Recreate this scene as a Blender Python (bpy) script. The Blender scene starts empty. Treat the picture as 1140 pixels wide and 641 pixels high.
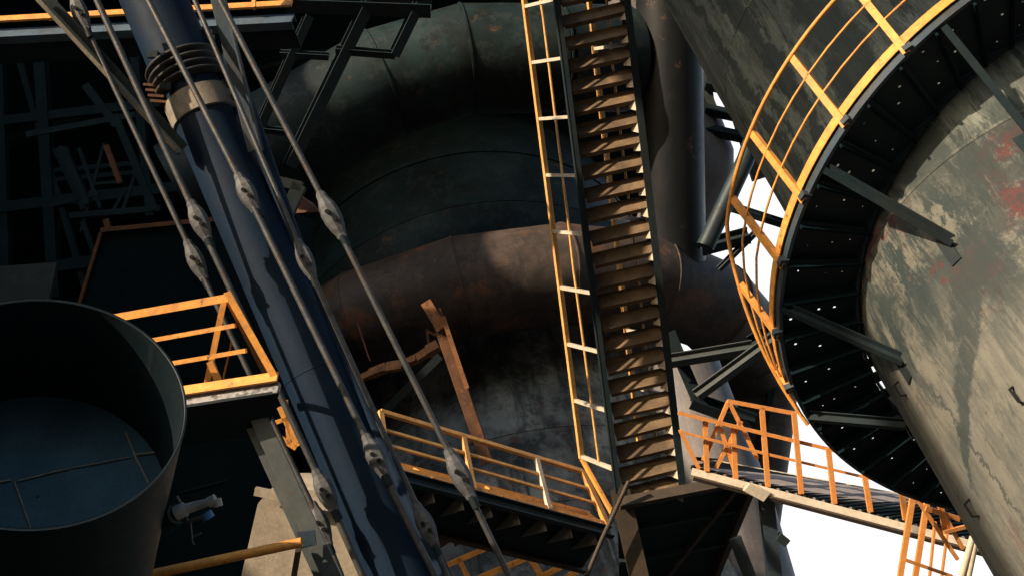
import bpy, bmesh, math, random
from mathutils import Vector, Matrix, Quaternion
random.seed(7)
sc = bpy.context.scene
COL = sc.collection
PI = math.pi

# ------------------------------------------------------------------ camera frame
W0, H0, F = 1140.0, 641.0, 1220.0
CXP, CYP = 570.0, 320.5
ZX, ZY = 250.0, -850.0                       # where plumb lines meet in the view
_u = Vector((ZX - CXP, CYP - ZY, -F)).normalized()
_f = Vector((0, 0, -1))
_y = (_f - _u * _f.dot(_u)).normalized()
_x = _y.cross(_u)
RM = Matrix((_x, _y, _u))                    # camera axes -> world
EYE = Vector((0, 0, 1.7))
FWD = RM @ Vector((0, 0, -1))
RIGHT = RM @ Vector((1, 0, 0))
UPC = RM @ Vector((0, 1, 0))
UP = Vector((0, 0, 1))

def ray(x, y):
    return RM @ Vector(((x - CXP) / F, (CYP - y) / F, -1.0))
def P(x, y, d):
    return EYE + ray(x, y) * d
def PZ(x, y, Z):
    r = ray(x, y)
    return EYE + r * ((Z - EYE.z) / r.z)
def PY(x, y, Y):
    r = ray(x, y)
    return EYE + r * (Y / r.y)

# ------------------------------------------------------------------ mesh helpers
def frame_of(d, up=None):
    d = d.normalized()
    up = up or UP
    if abs(d.dot(up.normalized())) > 0.98:
        up = Vector((1, 0, 0)) if abs(d.x) < 0.9 else Vector((0, 1, 0))
    s = d.cross(up).normalized()
    return d, s, s.cross(d).normalized()

class MB:
    def __init__(s):
        s.v = []; s.f = []; s.uv = []; s.sm = []
    def add(s, vs, fs, smooth=False, uvs=None):
        o = len(s.v)
        s.v += [Vector(a) for a in vs]
        for i, f in enumerate(fs):
            s.f.append([o + k for k in f]); s.sm.append(smooth)
            s.uv.append(uvs[i] if uvs else None)
        return s
    def prof(s, pr, p, q, up=None, cap=True):
        """extrude closed outline pr [(side, up)] from p to q"""
        d, sd, u = frame_of(q - p, up)
        n = len(pr); L = (q - p).length
        vs = [p + sd * a + u * b for a, b in pr] + [q + sd * a + u * b for a, b in pr]
        fs = [(i, (i + 1) % n, n + (i + 1) % n, n + i) for i in range(n)]
        pers = [0]
        for i in range(n):
            a, b = pr[i], pr[(i + 1) % n]
            pers.append(pers[-1] + math.hypot(a[0] - b[0], a[1] - b[1]))
        uv = [[(pers[i], 0), (pers[i + 1], 0), (pers[i + 1], L), (pers[i], L)] for i in range(n)]
        if cap:
            fs += [tuple(range(n))[::-1], tuple(range(n, 2 * n))]
            uv += [[pr[k] for k in range(n)][::-1], [pr[k] for k in range(n)]]
        return s.add(vs, fs, False, uv)
    def bar(s, p, q, w, h, up=None, ou=0.0, os=0.0):
        a, b = w / 2, h / 2
        return s.prof([(os - a, ou - b), (os + a, ou - b), (os + a, ou + b), (os - a, ou + b)], p, q, up)
    def ibeam(s, p, q, w, h, t=0.02, up=None):
        a, b, c = w / 2, h / 2, t / 2
        return s.prof([(-a, -b), (a, -b), (a, -b + t), (c, -b + t), (c, b - t), (a, b - t), (a, b), (-a, b), (-a, b - t), (-c, b - t), (-c, -b + t), (-a, -b + t)], p, q, up)
    def angle(s, p, q, w, h, t=0.015, up=None, fx=1, fy=1):
        pr = [(0, 0), (w, 0), (w, t), (t, t), (t, h), (0, h)]
        return s.prof([(fx * a, fy * b) for a, b in pr], p, q, up)
    def channel(s, p, q, w, h, t=0.015, up=None, fx=1):
        b = h / 2
        pr = [(0, -b), (w, -b), (w, -b + t), (t, -b + t), (t, b - t), (w, b - t), (w, b), (0, b)]
        return s.prof([(fx * a, c) for a, c in pr], p, q, up)
    def tube(s, pts, r, n=14, caps=True, smooth=True):
        pts = [Vector(p) for p in pts]; m = len(pts)
        rs = r if isinstance(r, (list, tuple)) else [r] * m
        T = []
        for i in range(m):
            a = pts[max(i - 1, 0)]; b = pts[min(i + 1, m - 1)]
            T.append((b - a).normalized())
        _, sd, u = frame_of(T[0])
        rings = []; L = [0]
        for i in range(m):
            if i:
                L.append(L[-1] + (pts[i] - pts[i - 1]).length)
                sd = (sd - T[i] * sd.dot(T[i])).normalized(); u = sd.cross(T[i])
            k = 1.0
            if 0 < i < m - 1:
                c = (pts[i] - pts[i - 1]).normalized().dot((pts[i + 1] - pts[i]).normalized())
                k = 1.0
            rings.append([pts[i] + (sd * math.cos(2 * PI * j / n) + u * math.sin(2 * PI * j / n)) * rs[i] * k for j in range(n)])
        vs = [p for rg in rings for p in rg]; fs = []; uv = []
        R = max(rs)
        for i in range(m - 1):
            for j in range(n):
                j2 = (j + 1) % n
                fs.append((i * n + j, i * n + j2, (i + 1) * n + j2, (i + 1) * n + j))
                a0, a1 = 2 * PI * j / n * R, 2 * PI * (j + 1) / n * R
                uv.append([(a0, L[i]), (a1, L[i]), (a1, L[i + 1]), (a0, L[i + 1])])
        s.add(vs, fs, smooth, uv)
        if caps:
            s.add(rings[0], [tuple(range(n))[::-1]]); s.add(rings[-1], [tuple(range(n))])
        return s
    def lathe(s, o, ax, pr, n=48, smooth=True, a0=0.0, a1=2 * PI):
        """pr: [(radius, distance along axis)]; each piece between points keeps its own edge"""
        d, sd, u = frame_of(ax)
        full = abs(a1 - a0 - 2 * PI) < 1e-6
        m = n if full else n + 1
        for (r0, t0), (r1, t1) in zip(pr[:-1], pr[1:]):
            vs = []
            for r, t in ((r0, t0), (r1, t1)):
                for j in range(m):
                    a = a0 + (a1 - a0) * j / n
                    vs.append(o + d * t + (sd * math.cos(a) + u * math.sin(a)) * r)
            fs = []; uv = []
            for j in range(n):
                j2 = (j + 1) % m
                fs.append((j, j2, m + j2, m + j))
                R = max(r0, r1); b0 = (a0 + (a1 - a0) * j / n) * R; b1 = (a0 + (a1 - a0) * (j + 1) / n) * R
                l0, l1 = (t0, t1) if abs(t1 - t0) > 1e-4 else (t0 + r0, t0 + r1)
                uv.append([(b0, l0), (b1, l0), (b1, l1), (b0, l1)])
            s.add(vs, fs, smooth, uv)
        return s
    def slab(s, poly, t, nrm=None):
        """flat outline with thickness t along its normal"""
        poly = [Vector(p) for p in poly]; n = len(poly)
        if nrm is None:
            nrm = (poly[1] - poly[0]).cross(poly[2] - poly[0]).normalized()
        e = (poly[1] - poly[0]).normalized(); g = nrm.cross(e)
        vs = poly + [p + nrm * t for p in poly]
        pl = [((p - poly[0]).dot(e), (p - poly[0]).dot(g)) for p in poly]
        fs = [tuple(range(n))[::-1], tuple(range(n, 2 * n))] + [(i, (i + 1) % n, n + (i + 1) % n, n + i) for i in range(n)]
        uv = [pl[::-1], pl] + [[pl[i], pl[(i + 1) % n], pl[(i + 1) % n], pl[i]] for i in range(n)]
        return s.add(vs, fs, False, uv)
    def build(s, name, m, parent=None, bevel=0.0, label=None):
        me = bpy.data.meshes.new(name)
        me.from_pydata([tuple(v) for v in s.v], [], s.f)
        me.polygons.foreach_set('use_smooth', s.sm)
        ul = me.uv_layers.new(name='UVMap')
        k = 0
        for pi, p in enumerate(me.polygons):
            u = s.uv[pi]
            for j in range(p.loop_total):
                if u: ul.data[p.loop_start + j].uv = u[j]
                else:
                    c = s.v[s.f[pi][j]]; ul.data[p.loop_start + j].uv = (c.x + c.y, c.z)
        bm = bmesh.new(); bm.from_mesh(me)
        bmesh.ops.recalc_face_normals(bm, faces=bm.faces); bm.to_mesh(me); bm.free()
        me.materials.append(m)
        o = bpy.data.objects.new(name, me); COL.objects.link(o)
        if parent is not None:
            o.parent = parent
            o.matrix_parent_inverse = Matrix.Translation(-parent.location)
        if bevel:
            b = o.modifiers.new('Bevel', 'BEVEL'); b.width = bevel; b.segments = 2; b.limit_method = 'ANGLE'; b.angle_limit = math.radians(40)
        if label: o['label'] = label
        return o

def thing(name, label, cat, loc, group=None):
    o = bpy.data.objects.new(name, None); COL.objects.link(o)
    o.location = loc; o.empty_display_size = 0.2
    o['label'] = label; o['category'] = cat
    if group: o['group'] = group
    return o
def tag(o, label, cat, group=None):
    o['label'] = label; o['category'] = cat
    if group: o['group'] = group
    return o
def lerp(a, b, t): return a + (b - a) * t

# ------------------------------------------------------------------ materials
def mat(name, c1, c2, scale=1.5, rough=0.6, metal=0.0, c3=None, a3=0.5, s3=2.0, streak=None, bump=0.15, bscale=30.0, rough2=None, spec=0.35, grime=None, ga=0.5, gs=0.6, mott=None):
    m = bpy.data.materials.new(name); m.use_nodes = True
    nt = m.node_tree; N = nt.nodes; L = nt.links
    b = N['Principled BSDF']
    tc = N.new('ShaderNodeTexCoord')
    def noise(sc_, det=6, rg=0.6, src=None, seed=0.0):
        n = N.new('ShaderNodeTexNoise'); n.noise_dimensions = '4D'
        n.inputs['Scale'].default_value = sc_; n.inputs['Detail'].default_value = det; n.inputs['Roughness'].default_value = rg
        n.inputs['W'].default_value = seed
        L.new(src or tc.outputs['Object'], n.inputs['Vector']); return n.outputs['Fac']
    def rmp(src, lo, hi):
        r = N.new('ShaderNodeMapRange'); r.inputs[1].default_value = lo; r.inputs[2].default_value = hi
        r.clamp = True; L.new(src, r.inputs[0]); return r.outputs[0]
    def mix(fac, a, bb):
        x = N.new('ShaderNodeMix'); x.data_type = 'RGBA'
        L.new(fac, x.inputs[0])
        for i, v in ((6, a), (7, bb)):
            if isinstance(v, (tuple, list)): x.inputs[i].default_value = (*v, 1)
            else: L.new(v, x.inputs[i])
        return x.outputs[2]
    def mul(a, k):
        x = N.new('ShaderNodeMath'); x.operation = 'MULTIPLY'; L.new(a, x.inputs[0])
        if isinstance(k, float): x.inputs[1].default_value = k
        else: L.new(k, x.inputs[1])
        return x.outputs[0]
    sd = (hash(name) % 97) * 0.37 if False else (sum(ord(ch) for ch in name) % 97) * 0.37
    col = mix(rmp(noise(scale, seed=sd), 0.35, 0.65), c1, c2)
    if streak:
        for sc_c, amt, su, sv, lo, hi in streak:
            mp = N.new('ShaderNodeMapping'); mp.inputs['Scale'].default_value = (su, sv, 1)
            L.new(tc.outputs['UV'], mp.inputs['Vector'])
            f = mul(rmp(noise(1.0, 7, 0.65, mp.outputs[0], sd + su), lo, hi), float(amt))
            col = mix(f, col, sc_c)
    if grime:
        col = mix(mul(rmp(noise(gs, 8, 0.65, None, sd + 7), 0.45, 0.62), float(ga)), col, grime)
    if c3:
        f3 = rmp(noise(s3, 10, 0.72, None, sd + 3), 1 - a3, min(1 - a3 + 0.08, 1.0))
        col = mix(f3, col, c3)
    if mott:
        for mc, ma, ms, ml in mott:
            col = mix(mul(rmp(noise(ms, 12, 0.8, None, sd + ms), ml, ml + 0.06), float(ma)), col, mc)
    fine = noise(bscale * 0.5, 4, 0.7, None, sd + 11)
    fm = N.new('ShaderNodeMix'); fm.data_type = 'RGBA'; fm.blend_type = 'MULTIPLY'; fm.inputs[0].default_value = 0.55
    L.new(col, fm.inputs[6])
    rr = N.new('ShaderNodeMapRange'); rr.inputs[1].default_value = 0.25; rr.inputs[2].default_value = 0.75; rr.inputs[3].default_value = 0.55; rr.inputs[4].default_value = 1.25
    L.new(fine, rr.inputs[0]); cc = N.new('ShaderNodeCombineColor')
    for i in range(3): L.new(rr.outputs[0], cc.inputs[i])
    L.new(cc.outputs[0], fm.inputs[7])
    L.new(fm.outputs[2], b.inputs['Base Color'])
    b.inputs['Metallic'].default_value = metal
    b.inputs['Specular IOR Level'].default_value = spec
    r2 = N.new('ShaderNodeMapRange'); r2.inputs[3].default_value = max(rough - 0.12, 0.05); r2.inputs[4].default_value = min(rough + 0.15, 1)
    L.new(noise(scale * 4, 5, 0.6, None, sd + 5), r2.inputs[0]); L.new(r2.outputs[0], b.inputs['Roughness'])
    if bump:
        bp = N.new('ShaderNodeBump'); bp.inputs['Strength'].default_value = bump; bp.inputs['Distance'].default_value = 0.02
        L.new(noise(bscale, 6, 0.7, None, sd + 1), bp.inputs['Height']); L.new(bp.outputs[0], b.inputs['Normal'])
    return m

RUST = (0.16, 0.065, 0.03)
M = {}
M['blue'] = mat('blue_black_paint', (0.006, 0.017, 0.038), (0.008, 0.021, 0.045), 1.2, 0.6, 0.0, spec=0.12, grime=(0.012, 0.019, 0.03), ga=0.5, gs=1.3, bscale=40, c3=(0.022, 0.026, 0.032), a3=0.36, s3=5)
M['blue2'] = mat('blue_grey_steel', (0.032, 0.055, 0.08), (0.048, 0.072, 0.095), 2.0, 0.5, 0.2, grime=(0.06, 0.05, 0.04), ga=0.5, gs=2, c3=(0.13, 0.09, 0.06), a3=0.39, s3=6)
M['dark'] = mat('sooty_steel', (0.007, 0.016, 0.021), (0.014, 0.027, 0.034), 1.5, 0.6, 0.05, grime=(0.028, 0.024, 0.018), ga=0.4, gs=0.9, bscale=25, spec=0.2)
M['tread'] = mat('dusty_tan_tread', (0.15, 0.1, 0.056), (0.23, 0.155, 0.088), 3.0, 0.7, 0.0, grime=(0.07, 0.05, 0.035), ga=0.75, gs=2.2, c3=(0.08, 0.045, 0.03), a3=0.42, s3=5)
M['stair'] = mat('dusty_brown_steel', (0.06, 0.046, 0.034), (0.09, 0.066, 0.047), 3.0, 0.62, 0.1, grime=(0.05, 0.045, 0.04), ga=0.5, gs=3)
M['teal'] = mat('dark_teal_steel', (0.017, 0.032, 0.04), (0.026, 0.045, 0.053), 1.5, 0.5, 0.2, grime=(0.03, 0.03, 0.03), ga=0.6, gs=1.5)
M['orange'] = mat('orange_rail_paint', (0.8, 0.36, 0.075), (0.72, 0.3, 0.055), 2.5, 0.5, 0.0, c3=(0.16, 0.07, 0.035), a3=0.415, s3=10, grime=(0.42, 0.19, 0.07), ga=0.6, gs=5, bump=0.25)
M['orange2'] = mat('red_orange_rail_paint', (0.74, 0.31, 0.09), (0.68, 0.27, 0.075), 2.5, 0.5, 0.0, c3=(0.62, 0.46, 0.3), a3=0.4, s3=5, bump=0.1)
M['paleorange'] = mat('faded_orange_rail_paint', (0.85, 0.47, 0.15), (0.78, 0.4, 0.11), 2.5, 0.55, 0.0, c3=(0.3, 0.15, 0.07), a3=0.41, s3=9, grime=(0.5, 0.26, 0.1), ga=0.5, gs=5, bump=0.25)  # lightened orange: painted-in sun for the platform and stair rails
M['galv'] = mat('weathered_rod_steel', (0.10, 0.10, 0.10), (0.055, 0.062, 0.068), 6.0, 0.45, 0.35, c3=(0.09, 0.06, 0.04), a3=0.47, s3=7, bump=0.2)
M['cast'] = mat('pitted_cast_steel', (0.115, 0.12, 0.125), (0.07, 0.077, 0.085), 8.0, 0.6, 0.15, c3=(0.07, 0.055, 0.045), a3=0.45, s3=14, bump=0.35, bscale=45)
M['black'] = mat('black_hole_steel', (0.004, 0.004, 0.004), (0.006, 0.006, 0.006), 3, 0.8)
M['collar'] = mat('dusty_collar', (0.32, 0.28, 0.22), (0.2, 0.18, 0.15), 4, 0.8, 0.0, c3=(0.05, 0.06, 0.08), a3=0.42, s3=4, bump=0.4)  # collar dust; the pale tone also paints light on brackets and a brace edge
M['rubber'] = mat('weathered_bellows', (0.02, 0.024, 0.03), (0.045, 0.042, 0.038), 3, 0.6, 0.0, bump=0.3)
M['rustpipe'] = mat('rust_stained_pipe', (0.06, 0.046, 0.04), (0.105, 0.075, 0.06), 0.5, 0.6, 0.0, spec=0.25, grime=(0.02, 0.02, 0.02), ga=0.7, gs=0.45, c3=(0.16, 0.07, 0.035), a3=0.45, s3=1.1, mott=[((0.03, 0.026, 0.026), 0.6, 1.1, 0.53), ((0.14, 0.11, 0.09), 0.35, 3.5, 0.54)], streak=[((0.035, 0.035, 0.035), 0.6, 0.6, 5.0, 0.45, 0.65), ((0.17, 0.10, 0.06), 0.5, 2.5, 0.5, 0.52, 0.7)], bump=0.2, bscale=12)
M['duct'] = mat('sooty_duct_plate', (0.009, 0.023, 0.027), (0.017, 0.036, 0.039), 0.6, 0.6, 0.05, spec=0.2, grime=(0.006, 0.009, 0.009), ga=0.8, gs=0.5, mott=[((0.036, 0.052, 0.05), 0.5, 1.7, 0.52), ((0.008, 0.012, 0.012), 0.8, 1.0, 0.53), ((0.09, 0.05, 0.028), 0.5, 2.6, 0.57)], c3=(0.12, 0.062, 0.03), a3=0.39, s3=1.2, streak=[((0.015, 0.02, 0.02), 0.7, 0.5, 3.0, 0.45, 0.65)], bump=0.25, bscale=10)
M['shell'] = mat('furnace_shell_plate', (0.22, 0.235, 0.22), (0.33, 0.325, 0.285), 0.5, 0.7, 0.05, grime=(0.02, 0.026, 0.026), ga=0.9, gs=0.55, c3=(0.17, 0.085, 0.05), a3=0.42, s3=2.2, streak=[((0.03, 0.035, 0.035), 0.85, 1.6, 0.25, 0.5, 0.6), ((0.28, 0.27, 0.24), 0.5, 4.0, 1.2, 0.54, 0.66)], bump=0.6, bscale=9, mott=[((0.035, 0.04, 0.042), 0.75, 1.3, 0.52), ((0.24, 0.23, 0.2), 0.4, 3.0, 0.54), ((0.13, 0.075, 0.05), 0.6, 2.1, 0.56)])
def vessel_mat():
    m = bpy.data.materials.new('weathered_beige_plate'); m.use_nodes = True
    nt = m.node_tree; N = nt.nodes; L = nt.links; b = N['Principled BSDF']
    tc = N.new('ShaderNodeTexCoord')
    def noise(sc_, src, seed, su=1.0, sv=1.0, det=8, rg=0.65, dist=0.0):
        mp = N.new('ShaderNodeMapping'); mp.inputs['Scale'].default_value = (su, sv, 1.0); L.new(src, mp.inputs['Vector'])
        n = N.new('ShaderNodeTexNoise'); n.noise_dimensions = '4D'; n.inputs['Scale'].default_value = sc_; n.inputs['Detail'].default_value = det
        n.inputs['Roughness'].default_value = rg; n.inputs['W'].default_value = seed; n.inputs['Distortion'].default_value = dist
        L.new(mp.outputs[0], n.inputs['Vector']); return n.outputs['Fac']
    def rmp(src, lo, hi, a=0.0, c=1.0):
        r = N.new('ShaderNodeMapRange'); r.inputs[1].default_value = lo; r.inputs[2].default_value = hi; r.inputs[3].default_value = a; r.inputs[4].default_value = c
        L.new(src, r.inputs[0]); return r.outputs[0]
    def mth(op, a, c):
        x = N.new('ShaderNodeMath'); x.operation = op; x.use_clamp = True
        for k, v in ((0, a), (1, c)):
            if isinstance(v, float): x.inputs[k].default_value = v
            else: L.new(v, x.inputs[k])
        return x.outputs[0]
    def mix(f, a, c):
        x = N.new('ShaderNodeMix'); x.data_type = 'RGBA'
        L.new(f, x.inputs[0])
        for k, v in ((6, a), (7, c)):
            if isinstance(v, tuple): x.inputs[k].default_value = (*v, 1)
            else: L.new(v, x.inputs[k])
        return x.outputs[2]
    uv, ob = tc.outputs['UV'], tc.outputs['Object']
    sep = N.new('ShaderNodeSeparateXYZ'); L.new(ob, sep.inputs[0])
    suv = N.new('ShaderNodeSeparateXYZ'); L.new(uv, suv.inputs[0])
    def sub(a, c):
        x = N.new('ShaderNodeMath'); x.operation = 'SUBTRACT'
        for k, v in ((0, a), (1, c)):
            if isinstance(v, float): x.inputs[k].default_value = v
            else: L.new(v, x.inputs[k])
        return x.outputs[0]
    wob = noise(1.2, ob, 8.0, 1, 1, 8, 0.7); wob2 = noise(7.0, ob, 9.0, 1, 1, 6, 0.7)
    uw = N.new('ShaderNodeMath'); uw.operation = 'MULTIPLY_ADD'; L.new(wob, uw.inputs[0]); uw.inputs[1].default_value = 0.9; L.new(suv.outputs[0], uw.inputs[2])
    uw2 = N.new('ShaderNodeMath'); uw2.operation = 'MULTIPLY_ADD'; L.new(wob2, uw2.inputs[0]); uw2.inputs[1].default_value = 0.16; L.new(uw.outputs[0], uw2.inputs[2])
    uu = sub(uw2.outputs[0], 0.53); zz = sep.outputs[2]
    def absv(a):
        x = N.new('ShaderNodeMath'); x.operation = 'ABSOLUTE'; L.new(a, x.inputs[0]); return x.outputs[0]
    def band(u0, z0, u1, z1, w0, w1):                                    # a dirty run between two points of the shell
        t = rmp(zz, z0, z1, 0.0, 1.0)
        d = absv(sub(uu, rmp(t, 0.0, 1.0, u0, u1)))
        q = N.new('ShaderNodeMath'); q.operation = 'DIVIDE'; L.new(d, q.inputs[0]); L.new(rmp(t, 0.0, 1.0, w0, w1), q.inputs[1])
        m_ = rmp(q.outputs[0], 1.0, 0.7)
        m_ = mth('MULTIPLY', m_, rmp(zz, z0 + .12, z0 - .1)); return mth('MULTIPLY', m_, rmp(zz, z1 - .25, z1 + .1))
    hm = rmp(zz, 7.5, 8.7, 0.0, 1.0)                                     # upper rings painted darker: some soot, some shade put into the colour
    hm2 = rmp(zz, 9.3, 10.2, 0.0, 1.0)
    col = mix(rmp(noise(1.1, ob, 1.0), 0.35, 0.65), (0.15, 0.146, 0.124), (0.10, 0.103, 0.093))
    col = mix(mth('MULTIPLY', rmp(noise(1.0, uv, 5.0, 9.0, 0.55), 0.46, 0.64), 0.75), col, (0.185, 0.18, 0.153))
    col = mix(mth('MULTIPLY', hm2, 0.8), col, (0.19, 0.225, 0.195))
    col = mix(mth('MULTIPLY', rmp(noise(1.0, uv, 9.0, 16.0, 0.9, 10, 0.75), 0.47, 0.6), 0.6), col, (0.10, 0.10, 0.09))
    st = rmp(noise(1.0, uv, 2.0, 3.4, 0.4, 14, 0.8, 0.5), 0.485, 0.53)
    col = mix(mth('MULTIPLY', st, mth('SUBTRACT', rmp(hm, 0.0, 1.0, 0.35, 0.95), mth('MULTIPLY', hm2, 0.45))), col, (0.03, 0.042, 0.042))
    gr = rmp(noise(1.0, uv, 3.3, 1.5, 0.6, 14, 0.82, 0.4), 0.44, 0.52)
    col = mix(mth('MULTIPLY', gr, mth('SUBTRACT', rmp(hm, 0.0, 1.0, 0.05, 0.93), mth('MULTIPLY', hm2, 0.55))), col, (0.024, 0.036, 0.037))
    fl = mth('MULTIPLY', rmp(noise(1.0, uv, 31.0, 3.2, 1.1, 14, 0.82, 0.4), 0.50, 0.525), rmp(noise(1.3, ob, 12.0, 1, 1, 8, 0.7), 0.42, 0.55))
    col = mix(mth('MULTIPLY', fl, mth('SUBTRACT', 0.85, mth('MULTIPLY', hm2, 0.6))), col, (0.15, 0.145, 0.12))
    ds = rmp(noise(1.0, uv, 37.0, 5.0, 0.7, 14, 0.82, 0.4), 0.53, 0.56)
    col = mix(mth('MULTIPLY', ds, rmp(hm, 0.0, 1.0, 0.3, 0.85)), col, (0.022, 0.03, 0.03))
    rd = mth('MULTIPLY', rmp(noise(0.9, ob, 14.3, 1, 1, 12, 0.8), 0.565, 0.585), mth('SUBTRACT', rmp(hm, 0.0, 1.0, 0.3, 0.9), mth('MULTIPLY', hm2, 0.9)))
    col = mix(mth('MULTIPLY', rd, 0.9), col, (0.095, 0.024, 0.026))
    pt = mth('MULTIPLY', band(7.75, 9.5, 8.15, 8.45, .5, .3), rmp(noise(2.6, ob, 5.5, 1, 1, 12, 0.85), 0.47, 0.50))
    col = mix(mth('MULTIPLY', pt, 0.9), col, (0.095, 0.024, 0.026))
    for bd, k in ((band(8.75, 8.5, 10.35, 6.9, .34, .05), 0.85), (band(10.05, 7.9, 9.95, 6.3, .03, .02), 0.75), (band(8.2, 7.0, 9.5, 5.6, .05, .03), 0.7), (mth('MULTIPLY', band(8.0, 9.6, 8.55, 7.9, .75, .55), rmp(noise(1.6, ob, 2.2, 1, 1, 14, 0.8), 0.44, 0.50)), 0.8),
                  (band(9.55, 16.0, 9.35, 9.8, .2, .1), 0.85), (band(10.15, 16.5, 10.0, 10.6, .07, .12), 0.8), (band(8.5, 14.5, 8.7, 9.6, .45, .3), 0.9), (band(9.9, 13.0, 9.7, 11.2, .03, .05), 0.8)):
        col = mix(mth('MULTIPLY', bd, k), col, (0.03, 0.04, 0.04))
    pl = rmp(noise(1.0, uv, 21.0, 4.0, 0.8, 12, 0.8), 0.55, 0.58)
    col = mix(mth('MULTIPLY', pl, 0.6), col, (0.085, 0.09, 0.082))
    sp_ = rmp(noise(16.0, ob, 4.0, 1, 1, 4, 0.8), 0.60, 0.68)
    col = mix(mth('MULTIPLY', sp_, 0.7), col, (0.05, 0.045, 0.04))
    L.new(col, b.inputs['Base Color']); b.inputs['Roughness'].default_value = 0.8; b.inputs['Specular IOR Level'].default_value = 0.25
    bp = N.new('ShaderNodeBump'); bp.inputs['Strength'].default_value = 0.35; bp.inputs['Distance'].default_value = 0.02
    L.new(noise(14.0, ob, 6.0), bp.inputs['Height']); L.new(bp.outputs[0], b.inputs['Normal'])
    return m
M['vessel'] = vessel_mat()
M['drum'] = mat('painted_duct_steel', (0.003, 0.009, 0.013), (0.006, 0.013, 0.018), 2, 0.5, 0.1, spec=0.25, bump=0.15, bscale=60, streak=[((0.07, 0.07, 0.065), 0.35, 8.0, 0.4, 0.6, 0.75)])
M['lining'] = mat('blue_lining_plate', (0.03, 0.085, 0.135), (0.045, 0.105, 0.155), 2, 0.6, 0.0, grime=(0.02, 0.05, 0.075), ga=0.6, gs=1.5, spec=0.2, bump=0.25, bscale=70)
M['weld'] = mat('pale_weld_bead', (0.28, 0.27, 0.23), (0.12, 0.13, 0.13), 8, 0.7, 0.0, bump=0.5)
M['scratch'] = mat('scratched_edge_plate', (0.3, 0.29, 0.28), (0.2, 0.2, 0.205), 5, 0.5, 0.1, streak=[((0.03, 0.03, 0.03), 0.85, 18.0, 12.0, 0.5, 0.6), ((0.5, 0.48, 0.45), 0.8, 22.0, 14.0, 0.55, 0.62)])
M['grey'] = mat('grey_green_brace', (0.055, 0.07, 0.068), (0.085, 0.095, 0.088), 3, 0.6, 0.1, grime=(0.06, 0.07, 0.075), ga=0.8, gs=2.0, c3=(0.09, 0.06, 0.05), a3=0.4, s3=5)
M['concrete'] = mat('sandy_concrete', (0.5, 0.43, 0.33), (0.4, 0.34, 0.26), 1.5, 0.85, 0.0, grime=(0.2, 0.16, 0.12), ga=0.5, gs=0.9, bump=0.4)
M['rust'] = mat('rusted_steel', (0.17, 0.075, 0.035), (0.09, 0.045, 0.028), 3, 0.8, 0.05, c3=(0.28, 0.14, 0.06), a3=0.42, s3=7, bump=0.5)
M['litrust'] = mat('fresh_rust_steel', (0.32, 0.15, 0.06), (0.2, 0.085, 0.035), 4, 0.8, 0.0, c3=(0.1, 0.05, 0.03), a3=0.46, s3=7, bump=0.5)  # brighter copy of the rust, painting sunlit slivers and edges
M['blue3'] = mat('dusty_blue_beam', (0.06, 0.10, 0.15), (0.085, 0.13, 0.175), 2, 0.6, 0.0, grime=(0.05, 0.055, 0.06), ga=0.6, gs=2)
M['redwall'] = mat('red_brown_wall', (0.10, 0.04, 0.03), (0.06, 0.03, 0.026), 1.5, 0.8, 0.0, c3=(0.16, 0.10, 0.08), a3=0.38, s3=6, bump=0.4)
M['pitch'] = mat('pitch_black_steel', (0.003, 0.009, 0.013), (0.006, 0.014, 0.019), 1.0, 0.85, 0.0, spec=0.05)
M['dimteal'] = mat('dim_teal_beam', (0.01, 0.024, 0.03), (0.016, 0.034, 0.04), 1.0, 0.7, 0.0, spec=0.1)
M['upright'] = mat('sooty_upright_pipe', (0.006, 0.008, 0.01), (0.011, 0.013, 0.015), 0.8, 0.45, 0.0, spec=0.4, c3=(0.15, 0.075, 0.05), a3=0.39, s3=1.2)
M['corr'] = mat('dusty_grey_deck', (0.26, 0.24, 0.24), (0.34, 0.31, 0.3), 3, 0.7, 0.0)
M['palepipe'] = mat('pale_grey_duct', (0.22, 0.2, 0.2), (0.15, 0.14, 0.14), 0.8, 0.6, 0.1, c3=(0.16, 0.085, 0.06), a3=0.4, s3=1.0, streak=[((0.06, 0.055, 0.055), 0.6, 2.5, 0.2, 0.5, 0.7)], bump=0.2)
M['cream'] = mat('cream_beam_paint', (0.62, 0.54, 0.42), (0.5, 0.44, 0.35), 2, 0.6, 0.0, c3=(0.12, 0.09, 0.07), a3=0.39, s3=6)
M['wall'] = mat('soot_black_cladding', (0.009, 0.023, 0.031), (0.017, 0.037, 0.047), 0.4, 0.85, 0.0, bump=0.1, spec=0.08)
M['ground'] = mat('cinder_ground', (0.06, 0.055, 0.05), (0.09, 0.08, 0.07), 0.2, 0.9)
M['white'] = mat('white_fitting_paint', (0.34, 0.34, 0.32), (0.22, 0.22, 0.21), 9, 0.5)
M['bluecap'] = mat('blue_cap_plastic', (0.05, 0.2, 0.42), (0.04, 0.16, 0.36), 6, 0.4)

# ------------------------------------------------------------------ setting
g = MB(); s_ = 1500
g.add([(-s_, -s_, 0), (s_, -s_, 0), (s_, s_, 0), (-s_, s_, 0)], [(0, 1, 2, 3)])
go = g.build('ground', M['ground']); go['kind'] = 'structure'

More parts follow.
